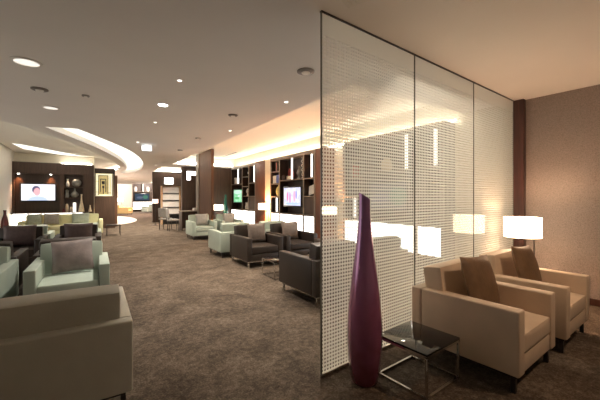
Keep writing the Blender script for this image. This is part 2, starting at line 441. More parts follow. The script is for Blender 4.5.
GL, GB, GR = 'armchairs in the lounge rows', 'armchairs in the lounge rows', 'ivory armchairs by the glass screen'
g0 = make_armchair('pale green leather armchair with a large mauve cushion', M['green'], M['steel'], GL)
A = (-.275, 5.18, 0); g0.location = A
b0 = make_armchair('dark brown armchair with taupe cushion, its chrome-framed side table standing just in front', M['brown'], M['chrome'], GB)
R1 = (2.985, 6.48, 0); b0.location = R1
i0 = make_armchair('ivory leather armchair beside the black glass table', M['ivory'], M['steel'], GR, .88)
I1 = zone(3.06, 1.31); i0.location = I1; i0.rotation_euler = (0, 0, TILT)
s0 = make_armchair('stone-coloured armchair seen from behind, cut off at the picture corner', M['stonel'], M['steel'], GL)
S1 = (-.21, 2.92, 0); s0.location = S1; s0.rotation_euler = (0, 0, PI)
PI_ = PI
X1 = (-1.30, 5.18, 0); dup(g0, X1, 0, 'pale green armchair cut by the picture edge, beside the one with the mauve cushion')
D1 = (-1.36, 6.36, 0); dup(b0, D1, PI, 'brown armchair at the picture edge with its back against the pale green chair there')
E1 = (-.35, 6.36, 0); dup(b0, E1, PI, 'brown armchair mostly hidden behind the pale green chair with the mauve cushion')
B1 = (-1.33, 8.58, 0); dup(b0, B1, 0, 'brown armchair with aubergine cushion, nearest the white wall end')
C1 = (-.33, 8.58, 0); dup(b0, C1, 0, 'brown armchair with aubergine cushion, open aisle carpet at its side')
PB = (-1.30, 9.68, 0); dup(g0, PB, PI, 'pale green armchair showing one arm behind the brown chair nearest the white wall')
PC = (-.31, 9.68, 0); dup(g0, PC, PI, 'pale green armchair hidden behind the aisle-side brown chair facing us')
R2 = (3.91, 6.50, 0); dup(b0, R2, 0, 'dark brown armchair with taupe cushion, in front of the glowing cabinet panels')
R3 = (2.82, 3.86, 0); dup(b0, R3, PI, 'dark brown armchair seen from its side, at the free edge of the glass screen')
R4 = (3.80, 3.86, 0); dup(b0, R4, PI, 'dark brown armchair dimly seen through the dotted glass screen')
G3 = (2.90, 7.84, 0); dup(g0, G3, PI, 'pale green armchair, back to back with the brown chair behind the chrome side table')
G4 = (3.93, 7.84, 0); dup(g0, G4, PI, 'pale green armchair whose back shows between the two brown armchairs with taupe cushions')
G1 = (3.16, 11.48, 0); dup(g0, G1, 0, 'pale green armchair with grey cushion near the work desk')
G2 = (4.17, 11.48, 0); dup(g0, G2, 0, 'pale green armchair with grey cushion, in front of the teal floor vase')
I2 = zone(4.115, 1.28); dup(i0, I2, TILT, 'ivory leather armchair beside the floor lamp')

c = make_cushion('cushion', 'large mauve shimmering cushion on the pale green armchair', M['mauve'], .47, .43, .15); put_cushion(A, 0, c, .01, .095, .668, -15, -3)
c = make_cushion('cushion', 'taupe cushion on the brown armchair behind the chrome side table', M['taupe']); put_cushion(R1, 0, c, .07)
put_cushion(R2, 0, clone(c, 'taupe cushion on the brown armchair before the glowing cabinets'), .03)
put_cushion(R3, PI, clone(c, 'dark taupe cushion at the glass screen edge on the side-on brown armchair'), -.03)
c = make_cushion('cushion', 'aubergine cushion on the brown armchair near the white wall end', M['aub'], .54, .44); put_cushion(B1, 0, c, .0)
put_cushion(C1, 0, clone(c, 'aubergine cushion on the aisle-side brown armchair facing us'), .0)
c = make_cushion('cushion', 'grey cushion on the pale green armchair near the work desk', M['grey']); put_cushion(G1, 0, c, .05)
put_cushion(G2, 0, clone(c, 'grey cushion on the pale green armchair before the teal vase'), .05)
c = make_cushion('cushion', 'bronze brown cushion on the ivory armchair beside the black glass table', M['bronze'], .54, .46, .14)
put_cushion(I1, TILT, c, -.01, .0, .692, -17, 4)
put_cushion(I2, TILT, clone(c, 'bronze brown cushion on the ivory armchair beside the floor lamp'), -.01, .0, .692, -17, 4)

# ------------------------------------------------------------------ sofa before the media wall
t = thing('sofa', 'pale lime green three seat sofa in front of the television wall', 'sofa', (-1.02, 14.72, 0))
SW = 2.48
for s in (-1, 1):
    x0, x1 = sorted((s*SW/2, s*(SW/2-.13))); obj('armrest', bx((x0, -.43, .1), (x1, .43, .61), .014, 3), M['lime'], t)
obj('back_panel', bx((-SW/2+.131, .33, .1), (SW/2-.131, .43, .60), .014, 3), M['lime'], t)
obj('seat_base', bx((-SW/2+.131, -.415, .1), (SW/2-.131, .329, .27), .01), M['lime'], t)
cw = (SW-.264)/3
for k in range(3):
    x = (k-1)*cw
    obj('seat_cushion', cushion(bmesh.new(), (cw-.008, .62, .15), (0, .006, .012), .02, Matrix.Translation((x, -.11, .352))), M['lime'], t)
    obj('back_cushion', cushion(bmesh.new(), (cw-.008, .16, .46), (0, .014, .01), .035, Matrix.Translation((x, .235, .585)) @ Matrix.Rotation(R(-7), 4, 'X')), M['lime'], t)
for sx in (-1, 1):
    for sy in (-1, 1): obj('leg', bx((sx*1.15-.02, sy*.38-.02, 0), (sx*1.15+.02, sy*.38+.02, .1)), M['steel'], t)
for dx, lab, mt, w in ((-.84, 'sage green cushion at the white wall end of the sofa', 'sage', .42), (-.36, 'greyish pink cushion on the lime green sofa', 'grey', .46),
                       (.52, 'bluish sage cushion on the lime green sofa under the vases', 'sage', .56)):
    c = make_cushion('sofa_cushion', lab, M[mt], w, .40, .13); put_cushion((-1.02, 14.72), 0, c, dx, .05, .665, -8)

# ------------------------------------------------------------------ tables
def make_side_table(label, loc, rz=0, s=.5, h=.33, sy=None, name='side_table'):
    t = thing(name, label, 'table', loc, rz)
    a = s/2; b_ = (sy or s)/2
    obj('table_top', bx((-a, -b_, h-.014), (a, b_, h), .003, 2), M['bglass'], t)
    r = .009
    for nme, z in (('top_frame', h-.015-r), ('floor_frame', r)):
        f = bmesh.new()
        for p, q in (((-a+r, -b_+r), (a-r, -b_+r)), ((a-r, -b_+r), (a-r, b_-r)), ((a-r, b_-r), (-a+r, b_-r)), ((-a+r, b_-r), (-a+r, -b_+r))):
            d = Vector((q[0]-p[0], q[1]-p[1]))
            box(f, (min(p[0], q[0])-r, min(p[1], q[1])-r, z-r), (max(p[0], q[0])+r, max(p[1], q[1])+r, z+r))
        obj(nme, f, M['chrome'], t)
    for sx in (-1, 1):
        for sq in (-1, 1):
            x, y = sx*(a-r), sq*(b_-r)
            obj('leg', bx((x-r, y-r, 2*r), (x+r, y+r, h-.015-2*r), .002, 1), M['chrome'], t)
    return t
make_side_table('low black glass side table on a chrome cube frame beside the tall purple vase', zone(2.32, 1.475), TILT, .475, .33, .44)
make_side_table('small chrome side table with dark top between facing brown armchairs', (2.87, 5.17, 0), 0, .5, .335)
make_side_table('small chrome side table seen behind the dotted glass', (3.87, 5.12, 0), 0, .5, .335)
t = thing('end_table', 'thin-legged dark end table at the open end of the lime sofa', 'table', (.56, 14.2, 0))
obj('table_top', bx((-.24, -.28, .385), (.24, .28, .41), .004), M['black'], t)
for sx in (-1, 1):
    for sy in (-1, 1): obj('leg', bx((sx*.22-.01, sy*.26-.01, 0), (sx*.22+.01, sy*.26+.01, .385)), M['steel'], t)

# ------------------------------------------------------------------ vases
def vase(name, label, prof, mat, loc, shear=None, n=32, group=None, sm=8, rim=.006):
    p = smooth_prof(prof, sm)
    inn = [(max(r-rim, .004), z) for r, z in reversed(p) if z > p[0][1]+.02]
    o = obj(name, lathe(p+inn, n, True, True, shear), mat, loc=loc); tag(o, label, 'vase', group); return o
pv = zone(1.924, 1.694)
sl = lambda x, y, z: -(x*.84-y*.54)*.65*max(0, min(1, (z-1.25)/.15))
vase('floor_vase', 'tall slender purple floor vase with a slanted mouth in front of the glass screen',
     [(.092, 0), (.104, .02), (.118, .10), (.131, .22), (.137, .36), (.133, .50), (.118, .68), (.096, .86), (.074, 1.02), (.058, 1.16), (.048, 1.28), (.044, 1.38), (.0445, 1.46)],
     M['purple'], (pv[0], pv[1], 0), shear=sl, n=48)
vase('floor_vase', 'slim teal glass floor vase beside the far lamp', [(.06, 0), (.09, .03), (.125, .3), (.13, .5), (.11, .8), (.06, 1.2), (.045, 1.4), (.05, 1.58)], M['teal'], (4.90, 13.85, 0))
vase('floor_vase', 'oxblood red bottle vase standing by the white wall end', [(.06, 0), (.085, .02), (.10, .3), (.10, .55), (.075, .78), (.04, .92), (.036, 1.02), (.045, 1.06)], M['redv'], (-2.36, 13.1, 0))

# ------------------------------------------------------------------ lamps
def make_lamp(label, loc, r, z0, z1, off, shade='shade', watts=25, warm=(1, .72, .45), name='floor_lamp'):
    t = thing(name, label, 'lamp', loc)
    obj('base', lathe([(.001, 0), (.14, 0), (.14, .012), (.13, .02), (.001, .022)], 32, False, False), M['steel'], t, loc=(off[0], off[1], 0))
    p = bmesh.new(); tube(p, (off[0], off[1], .015), (off[0], off[1], z1-.06), .011); tube(p, (off[0], off[1], z1-.06), (0, 0, z1-.06), .007)
    obj('pole', p, M['steel'], t)
    obj('lamp_shade', lathe([(r, z0), (r, z1), (r-.006, z1), (r-.006, z0)], 48, False, False), M[shade], t)
    bpy.context.view_layer.update()
    b = lathe([(.001, z0+.10), (.012, z0+.105), (.016, z0+.13), (.012, z0+.16), (.008, z0+.18), (.008, z1-.05)], 16, False, False)
    obj('bulb', b, M['strip'], t)
    l = bpy.data.lights.new('lamp_light', 'POINT'); l.energy = watts; l.color = warm; l.shadow_soft_size = .05
    lo = bpy.data.objects.new('lamp_light', l); C.objects.link(lo); lo.location = (loc[0], loc[1], (z0+z1)/2+.02)
    return t
l1 = zone(4.93, 1.59)
make_lamp('floor lamp with a lit white drum shade in the corner by the wallpapered wall', l1, .212, .925, 1.185, (.165, -.07), shade='shadew', watts=30, warm=(1, .60, .36))
make_lamp('lit floor lamp with drum shade between two shelf units, above the brown armchairs', (5.27, 10.74, 0), .2, 1.0, 1.23, (.16, -.08), watts=130, warm=(1, .42, .16))
make_lamp('floor lamp glowing through the dotted glass, between shelf units', (5.12, 6.58, 0), .2, 1.0, 1.22, (.16, -.08), watts=130, warm=(1, .42, .16))
make_lamp('floor lamp with lit shade in front of the dark panel beside the teal vase', (4.50, 13.75, 0), .24, .90, 1.13, (.14, .1), watts=10)
make_lamp('small reddish lamp in front of the far dark panel', (2.62, 18.2, 0), .14, 1.15, 1.36, (.0, .0), 'shader', 6, (1, .35, .25))
make_lamp('pale lamp behind the yellow armchair in the far room', (1.65, 31.2, 0), .3, 1.1, 1.4, (.2, .0), watts=15)

# ------------------------------------------------------------------ wall shelf units
UF, UB, UT = 5.50, 5.84, 2.90
def shelf_unit(label, v0, v1, cols, strips, panels, tv=None):
    """cols: list of (va, vb, [shelf heights], [(z0,z1) closed fronts]); everything local to the base centre"""
    t = thing('shelf_unit', label, 'shelf unit', (UF, v0, 0), 0, 'shelf units along the wall')
    D = UB-UF; Ln = v1-v0; th = .08
    obj('back_board', bx((D-.02, 0, 0), (D, Ln, UT)), M['wenge'], t)
    obj('top_board', bx((0, 0, UT-.11), (D-.021, Ln, UT), .003, 1), M['edge'], t)
    obj('plinth', bx((.02, th, 0), (D-.021, Ln-th, .30)), M['wenge'], t)
    ends = sorted({c[0] for c in cols} | {c[1] for c in cols})
    for e in ends:
        a = e-th/2 if 0 < e < Ln else (0 if e <= 0 else Ln-th)
        u = obj('upright', bx((0, a, 0), (D-.021, a+th, UT-.111)), M['wenge'], t)
        obj('edge_strip', bx((-.004, a, .0), (-.0005, a+th, UT-.111)), M['edge'], u)
    for a, b, hs, closed in cols:
        for z in hs:
            s = obj('shelf', bx((.001, a+th/2+.001, z-.02), (D-.021, b-th/2-.001, z+.02)), M['wengeh'], t)
            obj('edge_strip', bx((-.003, a+th/2+.001, z-.02), (.0005, b-th/2-.001, z+.02)), M['edge'], s)
        for z0, z1 in closed:
            obj('closed_front', bx((.006, a+th/2+.001, z0), (.025, b-th/2-.001, z1), .002, 1), M['panel'], t)
        obj('light_panel', bx((.004, a+th/2+.004, .31), (.02, b-th/2-.004, .865)), M['lightbox'], t)
    for v, z0, z1 in strips:
        obj('light_strip', bx((.06, v-.026, z0), (.10, v+.026, min(z1, UT-.112)), .004, 1), M['strip'], t)
    return t
def television(label, loc, rz, w, h, mat, name='television', mount=.05):
    """screen faces local -y"""
    t = thing(name, label, 'television', loc, rz)
    obj('casing', bx((-w/2-.05, 0, -h/2-.05), (w/2+.05, .05, h/2+.05), .006, 2), M['black'], t)
    obj('screen', bx((-w/2, -.004, -h/2), (w/2, -.0005, h/2)), mat, t)
    obj('wall_mount', bx((-.12, .051, -.1), (.12, .05+mount, .1)), M['steel'], t)
    return t

# unit 2: v 7.73 .. 10.65
shelf_unit('tall dark shelf unit with the pink and blue television picture', 7.73, 10.65,
    [(0, .65, [2.04, 1.48, .89], [(.92, 1.45)]), (.65, 2.21, [2.04, .89], []), (2.21, 2.92, [2.39, 1.95, 1.47, .89], [])],
    [(.31, 2.08, 2.83), (1.48, 2.07, 2.83), (2.56, .93, 1.44)], 3)
# unit 1: v 11.96 .. 14.78
shelf_unit('tall dark shelf unit with the green television picture', 11.96, 14.78,
    [(0, .69, [2.06, 1.50, .91], [(.94, 1.47)]), (.69, 1.41, [2.36, 1.93, 1.50, .91], []), (1.41, 2.82, [2.06, .91], [])],
    [(.30, 2.10, 2.83), (2.10, 2.10, 2.83)], 3)
# unit 3, behind the glass screen
shelf_unit('tall dark shelf unit seen only through the dotted glass screen', 3.55, 6.45,
    [(0, .65, [2.04, 1.48, .89], [(.92, 1.45)]), (.65, 2.21, [2.04, .89], []), (2.21, 2.9, [2.39, 1.95, 1.47, .89], [])],
    [(.25, 2.08, 2.83), (.94, 2.07, 2.83), (2.55, .93, 1.44)], 3)
tvm2 = screen_mat('picture_pink', (.72, .74, 1), [(-.28, .0, .05, .16, (.9, .25, .5)), (-.12, -.06, .05, .2, (.75, .3, .6)), (.16, .02, .07, .2, (.95, .5, .7)),
    (.28, .06, .05, .14, (.4, .4, .85)), (-.05, .2, .3, .03, (.95, .9, 1)), (.02, -.24, .45, .04, (.55, .7, .95))], .95, ((.97, .93, 1), 5))
tvm1 = screen_mat('picture_green', (.25, .75, .35), [(0, .18, .5, .1, (.7, 1, .8)), (-.1, -.1, .3, .06, (.15, .55, .2)), (.15, .0, .15, .05, (.8, 1, .85))], .85, ((.5, .95, .6), 4))
tvm0 = screen_mat('picture_portrait', (.93, .92, 1), [(-.02, -.31, .30, .17, (.50, .60, .85)), (-.07, .10, .125, .15, (.10, .09, .16)), (-.045, .02, .10, .15, (.85, .42, .45)), (.30, .02, .10, .2, (.86, .82, .95))], 1.15)
tvm3 = screen_mat('picture_dim', (.05, .07, .10), [(.3, 0, .25, .2, (.08, .2, .14)), (-.2, -.05, .3, .12, (.12, .14, .2))], 1.0)
television('television showing pink and blue figures', (5.53, 9.13, 1.48), -PI/2, 1.06, .60, tvm2, mount=.225)
television('television showing a green picture', (5.53, 13.98, 1.52), -PI/2, .96, .56, tvm1, mount=.225)
television('dark television seen only through the dotted glass', (5.53, 4.98, 1.48), -PI/2, 1.06, .60, tvm3, mount=.225)

# dark wood side panels and the pale wall strip between units
def panel(name, label, lo, hi, mat, cat='panel'):
    o = obj(name, bx(lo, hi, .004, 1), mat); tag(o, label, cat); return o
panel('wood_pilaster', 'brown wood pilaster glowing orange beside the lamp, at the green television unit', (5.49, 11.10, 0), (5.84, 11.95, UT), M['lamp_glow_wood'])
panel('wall_strip', 'pale cream wall strip between the wood pilaster and the pink television unit', (5.50, 10.67, 0), (5.84, 11.09, UT), M['cream'])
panel('wood_pilaster', 'narrow brown wood pilaster next to the shelf unit end by the glass screen', (5.49, 7.25, 0), (5.84, 7.71, UT), M['lamp_glow_wood'])
panel('wood_end_panel', 'dark wood end panel behind the lamp and the teal vase', (4.10, 14.82, 0), (5.84, 14.9, 2.86), M['panel'])
panel('wood_fin', 'tall brown wood fin wall rising to the light trough', (3.82, 12.45, 0), (3.93, 14.15, 3.37), M['walnut'])
panel('fin_trim', 'pale beige edge post at the far side of the brown fin wall', (3.78, 14.16, 0), (3.93, 14.6, 3.37), M['edge'])

# ------------------------------------------------------------------ objects on the shelves
def ornament(name, label, bmsh, mat, v, z, cat='ornament', u=5.64, rz=0):
    o = obj(name, bmsh, mat, loc=(u, v, z+.0205)); o.rotation_euler = (0, 0, rz); tag(o, label, cat); return o
def ball(r, z=None):
    t = bmesh.new(); bmesh.ops.create_uvsphere(t, u_segments=20, v_segments=12, radius=r)
    bmesh.ops.translate(t, vec=(0, 0, z if z is not None else r), verts=t.verts[:]); return t
def vprof(pts): return lathe(smooth_prof(pts, 5), 24, True, True)
def bookset(n, h, d, w): 
    return None
def books(v, z, specs, u=5.62, group=None, what=''):
    y = v
    for (w, h, d, mt, lab) in specs:
        o = obj('book', bx((-d/2, 0, 0), (d/2, w, h), .002, 1), M[mt], loc=(u, y, z+.0205)); tag(o, lab, 'book', group); y += w+.004
# unit 2, narrow column (v 9.94 - 10.65)
books(10.135, 2.39, [(.05, .34, .2, 'darkb', 'dark bound book, thickest on the top shelf of the narrow column'), (.04, .31, .2, 'redb', 'red spined book on the top narrow shelf'), (.045, .33, .2, 'darkb', 'dark book beside the red spine on the top narrow shelf')])
ornament('figurine', 'small white figurine on the top narrow shelf beside dark books', vprof([(.05, 0), (.06, .06), (.03, .14), (.045, .2), (.02, .26)]), M['whitev'], 10.054, 2.39)
ornament('gift_box', 'blue patterned box on the second narrow shelf', bx((-.1, -.11, 0), (.1, .11, .30), .004), M['blue'], 10.14, 1.95, 'box')
ornament('gift_box', 'white patterned box beside the blue one on the second narrow shelf', bx((-.1, -.12, 0), (.1, .12, .28), .004), M['paperw'], 10.40, 1.95, 'box')
ornament('round_vase', 'olive yellow round vase on the shelf below the boxes', vprof([(.07, 0), (.12, .06), (.15, .18), (.12, .31), (.06, .38), (.07, .41)]), M['olive'], 10.19, 1.47, 'vase', 5.66)
# unit 2, wide upper cell (v 8.40 - 9.92)
ornament('lacquer_plate', 'red lacquer plate standing in the wide upper cell', lathe([(.001, -.012), (.17, -.012), (.19, .012), (.001, .012)], 36, False, False), M['redb'], 9.52, 2.255, 'plate', 5.72)
bpy.data.objects['lacquer_plate'].rotation_euler = (0, R(80), 0)
ornament('plate_stand', 'low dark stand carrying the red plate', bx((-.06, -.12, 0), (.06, .12, .022), .003), M['black'], 9.52, 2.04, 'stand', 5.72)
ornament('small_box', 'small beige box at the foot of the light strip', bx((-.06, -.09, 0), (.06, .09, .13), .004), M['crv'], 9.38, 2.04, 'box', 5.58)
def lattice():
    b = bmesh.new()
    for k in range(5):
        z = .05+k*.14
        for s in (-1, 1):
            tube(b, (0, -s*.10, z-.05+.012), (0, s*.10, z+.09), .012, 8)
    tube(b, (0, -.1, .012), (0, .1, .012), .012, 8); return b
ornament('lattice_sculpture', 'white zigzag lattice sculpture in the wide upper cell', lattice(), M['whitev'], 8.58, 2.04, 'sculpture', 5.62)
ornament('wire_sculpture', 'lower grey twisted sculpture beside the white lattice one', vprof([(.09, 0), (.05, .08), (.10, .2), (.04, .34), (.02, .42)]), M['greyv'], 8.86, 2.04, 'sculpture', 5.66)
ornament('round_vase', 'dark round bowl vase in the wide upper cell near the red plate', vprof([(.05, 0), (.08, .06), (.075, .14), (.04, .18)]), M['darkb'], 9.79, 2.04, 'vase', 5.60)
# unit 2, right middle cell
o = ornament('photo_frame', 'white leaning picture frame in the cell beside the pink television', bx((-.010, -.13, 0), (.010, .13, .30), .003), M['whitev'], 8.08, 1.48, 'picture frame', 5.60)
o.rotation_euler = (R(-14), R(12), 0); o.location.z += .045
# unit 1
books(14.22, 2.06, [(.07, .30, .2, 'paperw', 'white spined book at the wall end of the green television unit'), (.05, .26, .2, 'darkb', 'dark book between white spines above the green television'), (.07, .30, .2, 'whitev', 'white book beside the dark spine above the green television')])
ornament('glass_ball', 'white ball beside the light strip above the green television', ball(.075), M['whitev'], 13.52, 2.06, 'ball')
ornament('round_vase', 'white ball vase on the topmost narrow shelf of the green television unit', vprof([(.03, 0), (.03, .05), (.085, .11), (.085, .17), (.03, .22)]), M['whitev'], 12.86, 2.36, 'vase')
ornament('figurine', 'small dark figurine under the white ball vase', vprof([(.05, 0), (.07, .1), (.04, .2), (.05, .26), (.02, .3)]), M['darkb'], 12.9, 1.93)
ornament('white_bust', 'white bust on the narrow shelf beside the green television', vprof([(.07, 0), (.04, .09), (.08, .17), (.075, .25), (.03, .33)]), M['whitev'], 13.06, 1.50, 'sculpture')
ornament('flower_pot', 'dark red pot beside the white bust', vprof([(.05, 0), (.08, .05), (.09, .15), (.06, .2)]), M['redb'], 12.84, 1.50, 'pot')
ornament('tall_vase', 'tall white vase on the bottom narrow shelf beside the green television', vprof([(.07, 0), (.09, .12), (.06, .3), (.05, .44), (.065, .48)]), M['whitev'], 12.94, .91, 'vase')
ornament('tall_vase', 'shorter white vase next to the tall one below the bust', vprof([(.06, 0), (.075, .1), (.05, .22), (.055, .3)]), M['whitev'], 13.2, .91, 'vase')
# unit 3 (seen through the glass)
books(6.05, 1.95, [(.06, .3, .2, 'redb', 'red book dimly seen through the dotted glass'), (.05, .28, .2, 'paperw', 'white book dimly seen through the dotted glass')])
ornament('round_vase', 'pale round vase dimly seen through the dotted glass', vprof([(.07, 0), (.13, .08), (.12, .2), (.05, .3)]), M['crv'], 5.1, 2.04, 'vase')

# ------------------------------------------------------------------ media wall with television, cells, ledge
t = thing('media_wall_unit', 'dark wood television wall with a recessed screen niche and three lit cells', 'wall unit', (-2.58, 15.42, 0))
Wd = 2.58
TZ = 2.775
def mb(lo, hi, **k): return bx((lo[0]+2.58, lo[1], lo[2]), (hi[0]+2.58, hi[1], hi[2]), **k)
obj('back_board', mb((-2.58, .26, 0), (-.08, .28, TZ)), M['wenge'], t)
obj('header', mb((-2.58, 0, 2.35), (-.08, .259, TZ)), M['panel'], t)
obj('side_panel', mb((-2.58, 0, .88), (-2.54, .259, 2.349)), M['panel'], t)
obj('divider', mb((-1.19, 0, .88), (-1.06, .259, 2.349)), M['panel'], t)
obj('side_panel', mb((-.44, 0, .0), (-.08, .259, 2.349)), M['panel'], t)
obj('recess_board', mb((-2.539, .16, .88), (-1.191, .18, 2.349)), M['wenge'], t)
for z in (1.865, 1.43):
    obj('shelf', mb((-1.059, .002, z-.02), (-.441, .259, z+.02)), M['panel'], t)
obj('ledge', mb((-2.58, -.22, .85), (-.085, -.001, .879)), M['panel'], t)
obj('niche_floor', mb((-2.539, 0, .85), (-.441, .259, .879)), M['panel'], t)
obj('light_panel', mb((-2.56, .02, .2), (-.46, .04, .849)), M['lightbox'], t)
obj('plinth', mb((-2.56, .041, 0), (-.46, .259, .199)), M['wenge'], t)
television('television showing a head and shoulders picture on the dark wood wall', (-1.84, 15.50, 1.645), 0, 1.0, .61, tvm0, mount=.03)
for x in (-2.42, -1.47):
    o = obj('niche_spotlight', lathe([(.001, 0), (.03, 0), (.035, .03), (.001, .031)], 20, False, False), M['lens'], loc=(x, 15.50, 2.317))
    tag(o, 'tiny niche spotlight above the head and shoulders picture, ' + ('by the white wall end' if x < -2 else 'by the ornament cells'), 'spotlight')
def on_media(name, label, b, mat, x, y, z, cat='ornament'):
    o = obj(name, b, mat, loc=(x, y, z)); tag(o, label, cat); return o
on_media('bottle_vase', 'tall cream bottle vase with slim neck on the television wall ledge', vprof([(.085, 0), (.10, .03), (.075, .22), (.035, .42), (.025, .6), (.035, .70)]), M['crv'], -.49, 15.30, .8795, 'vase')
on_media('bottle_vase', 'small cream bottle vase standing near the dark end of the ledge', vprof([(.05, 0), (.055, .04), (.03, .15), (.02, .22), (.028, .27)]), M['crv'], -.205, 15.30, .8795, 'vase')
on_media('dark_vase', 'small dark vase on the television wall ledge', vprof([(.05, 0), (.055, .03), (.04, .09), (.03, .14)]), M['redv'], -1.05, 15.28, .8795, 'vase')
on_media('white_vase', 'white slim jug in the top cell of the television wall', vprof([(.05, 0), (.06, .1), (.03, .22), (.045, .3)]), M['whitev'], -.95, 15.55, 1.8855, 'vase')
on_media('dark_bowl', 'dark round pot in the top cell of the television wall', vprof([(.07, 0), (.15, .09), (.15, .2), (.08, .28)]), M['greyv'], -.66, 15.51, 1.8855, 'pot')
on_media('round_vase', 'grey round vase with thin neck in the middle cell', vprof([(.05, 0), (.12, .07), (.125, .14), (.05, .24), (.025, .3), (.03, .36)]), M['greyv'], -.72, 15.53, 1.4505, 'vase')
on_media('dark_figure', 'dark figure in the middle cell beside the grey vase', vprof([(.06, 0), (.07, .1), (.05, .2), (.055, .27), (.02, .32)]), M['greyv'], -.97, 15.56, 1.4505)
on_media('cream_pot', 'taller cream pot in the lowest cell of the television wall', vprof([(.05, 0), (.06, .12), (.045, .25), (.03, .32)]), M['crv'], -.97, 15.55, .8795, 'pot')
on_media('cream_pot', 'shorter cream pot in the lowest cell of the television wall', vprof([(.05, 0), (.06, .08), (.045, .16), (.03, .2)]), M['crv'], -.83, 15.52, .8795, 'pot')
on_media('light_box', 'white glowing box in the lowest cell of the television wall', bx((-.045, -.05, 0), (.045, .05, .36), .006), M['strip'], -.73, 15.58, .8795, 'lamp')

# gold screen panel wall beyond the media wall
t = thing('gold_niche_wall', 'dark wood panel with a gold geometric screen in its window', 'panel', (-.3, 17.6, 0))
def gb(lo, hi, **k): return bx((lo[0]+.3, lo[1], lo[2]), (hi[0]+.3, hi[1], hi[2]), **k)
obj('lower_panel', gb((-.3, 0, 0), (.76, .14, 1.52)), M['panel'], t)
obj('header', gb((-.3, 0, 2.58), (.76, .14, 2.81)), M['wenge'], t)
obj('side_panel', gb((-.3, 0, 1.521), (-.04, .14, 2.579)), M['panel'], t)
obj('side_panel', gb((.68, 0, 1.521), (.76, .14, 2.579)), M['panel'], t)
obj('light_panel', gb((-.039, .10, 1.521), (.679, .12, 2.579)), M['goldbk'], t)
g = bmesh.new()
def bar(x0, z0, x1, z1): box(g, (x0+.3, .03, z0), (x1+.3, .07, z1))
bar(-.035, 1.53, -.01, 2.57); bar(.64, 1.53, .67, 2.57); bar(.08, 1.56, .11, 2.5); bar(.46, 1.6, .49, 2.5)
bar(.08, 2.47, .49, 2.5); bar(.16, 2.3, .40, 2.33); bar(.16, 1.7, .19, 2.3); bar(.37, 1.7, .40, 2.3); bar(.55, 1.56, .57, 2.45)
bar(.0, 1.7, .08, 1.72); bar(.49, 1.66, .6, 1.68); bar(.22, 2.08, .34, 2.22); bar(.24, 1.9, .32, 2.0); bar(.27, 1.6, .30, 1.9); bar(-.0, 2.2, .08, 2.215)
obj('fretwork', g, M['steel'], t)
obj('fretwork', gb((.10, .075, 1.6), (.47, .085, 2.48)), M['gold'], t)
panel('wood_divider', 'narrow reddish brown panel behind the gold screen wall', (.70, 18.4, 0), (.90, 18.6, 2.55), M['walnut'])

# ------------------------------------------------------------------ far panels, bookcase, desk
def niche_panel(label, u0, u1, v, zt, nx0, nx1, nz0, nz1, lshape=False):
    t = thing('wood_panel_wall', label, 'panel', (u0, v, 0))
    w = u1-u0; a, b = nx0-u0, nx1-u0
    obj('lower_panel', bx((0, 0, 0), (w, .2, nz0)), M['panel'], t)
    obj('header', bx((0, 0, nz1), (w, .2, zt)), M['panel'], t)
    obj('side_panel', bx((0, 0, nz0+.001), (a, .2, nz1-.001)), M['panel'], t)
    if b < w-.01: obj('side_panel', bx((b, 0, nz0+.001), (w, .2, nz1-.001)), M['panel'], t)
    obj('light_panel', bx((a+.001, .1, nz0+.001), (b-.001, .12, nz1-.001)), M['lightbox'], t)
    if lshape: obj('inner_panel', bx((a+.2, .0, nz0+.001), (b-.001, .09, nz1-.2)), M['panel'], t)
    return t
niche_panel('dark wood panel wall with an L-shaped lit niche beside the fin wall', 3.49, 4.4, 16.0, 2.94, 3.71, 4.39, 2.30, 2.74, True)
niche_panel('dark wood panel wall with a lit square niche above the bookcase', 2.76, 4.7, 20.2, 2.95, 3.40, 3.92, 2.25, 2.64)
t = thing('bookcase', 'oak framed bookcase with four pale display tiers', 'bookcase', (2.96, 18.45, 0), 0)
bw = .98
for x in (0, bw-.06): obj('side_panel', bx((x, 0, 0), (x+.06, .3, 2.08), .003, 1), M['oak'], t)
obj('top_board', bx((.061, 0, 2.05), (bw-.061, .3, 2.08)), M['oak'], t)
obj('back_board', bx((.061, .27, .5), (bw-.061, .29, 2.049)), M['paperw'], t)
obj('base_cabinet', bx((.061, .0, 0), (bw-.061, .29, .499)), M['black'], t)
for z in (.52, .90, 1.28, 1.66):
    s = obj('shelf', bx((.061, .01, z), (bw-.061, .269, z+.035)), M['steel'], t)
    obj('display_board', bx((.07, .06, z+.036), (bw-.07, .08, z+.34)), M['whitev'], t)
t = thing('work_desk', 'dark work desk with a light top edge near the pale green armchair', 'desk', (3.1, 14.3, 0))
obj('desk_top', bx((0, 0, .82), (.78, .6, .86), .003, 1), M['edge'], t)
obj('side_panel', bx((.02, .02, 0), (.07, .58, .819)), M['wenge'], t)
obj('side_panel', bx((.70, .02, 0), (.75, .58, .819)), M['wenge'], t)
obj('modesty_panel', bx((.071, .06, .1), (.699, .09, .819)), M['wenge'], t)
o = obj('desk_box', bx((0, 0, 0), (.2, .2, .12), .006), M['whitev'], loc=(3.66, 14.5, .8605)); tag(o, 'small white box on the dark work desk', 'box')
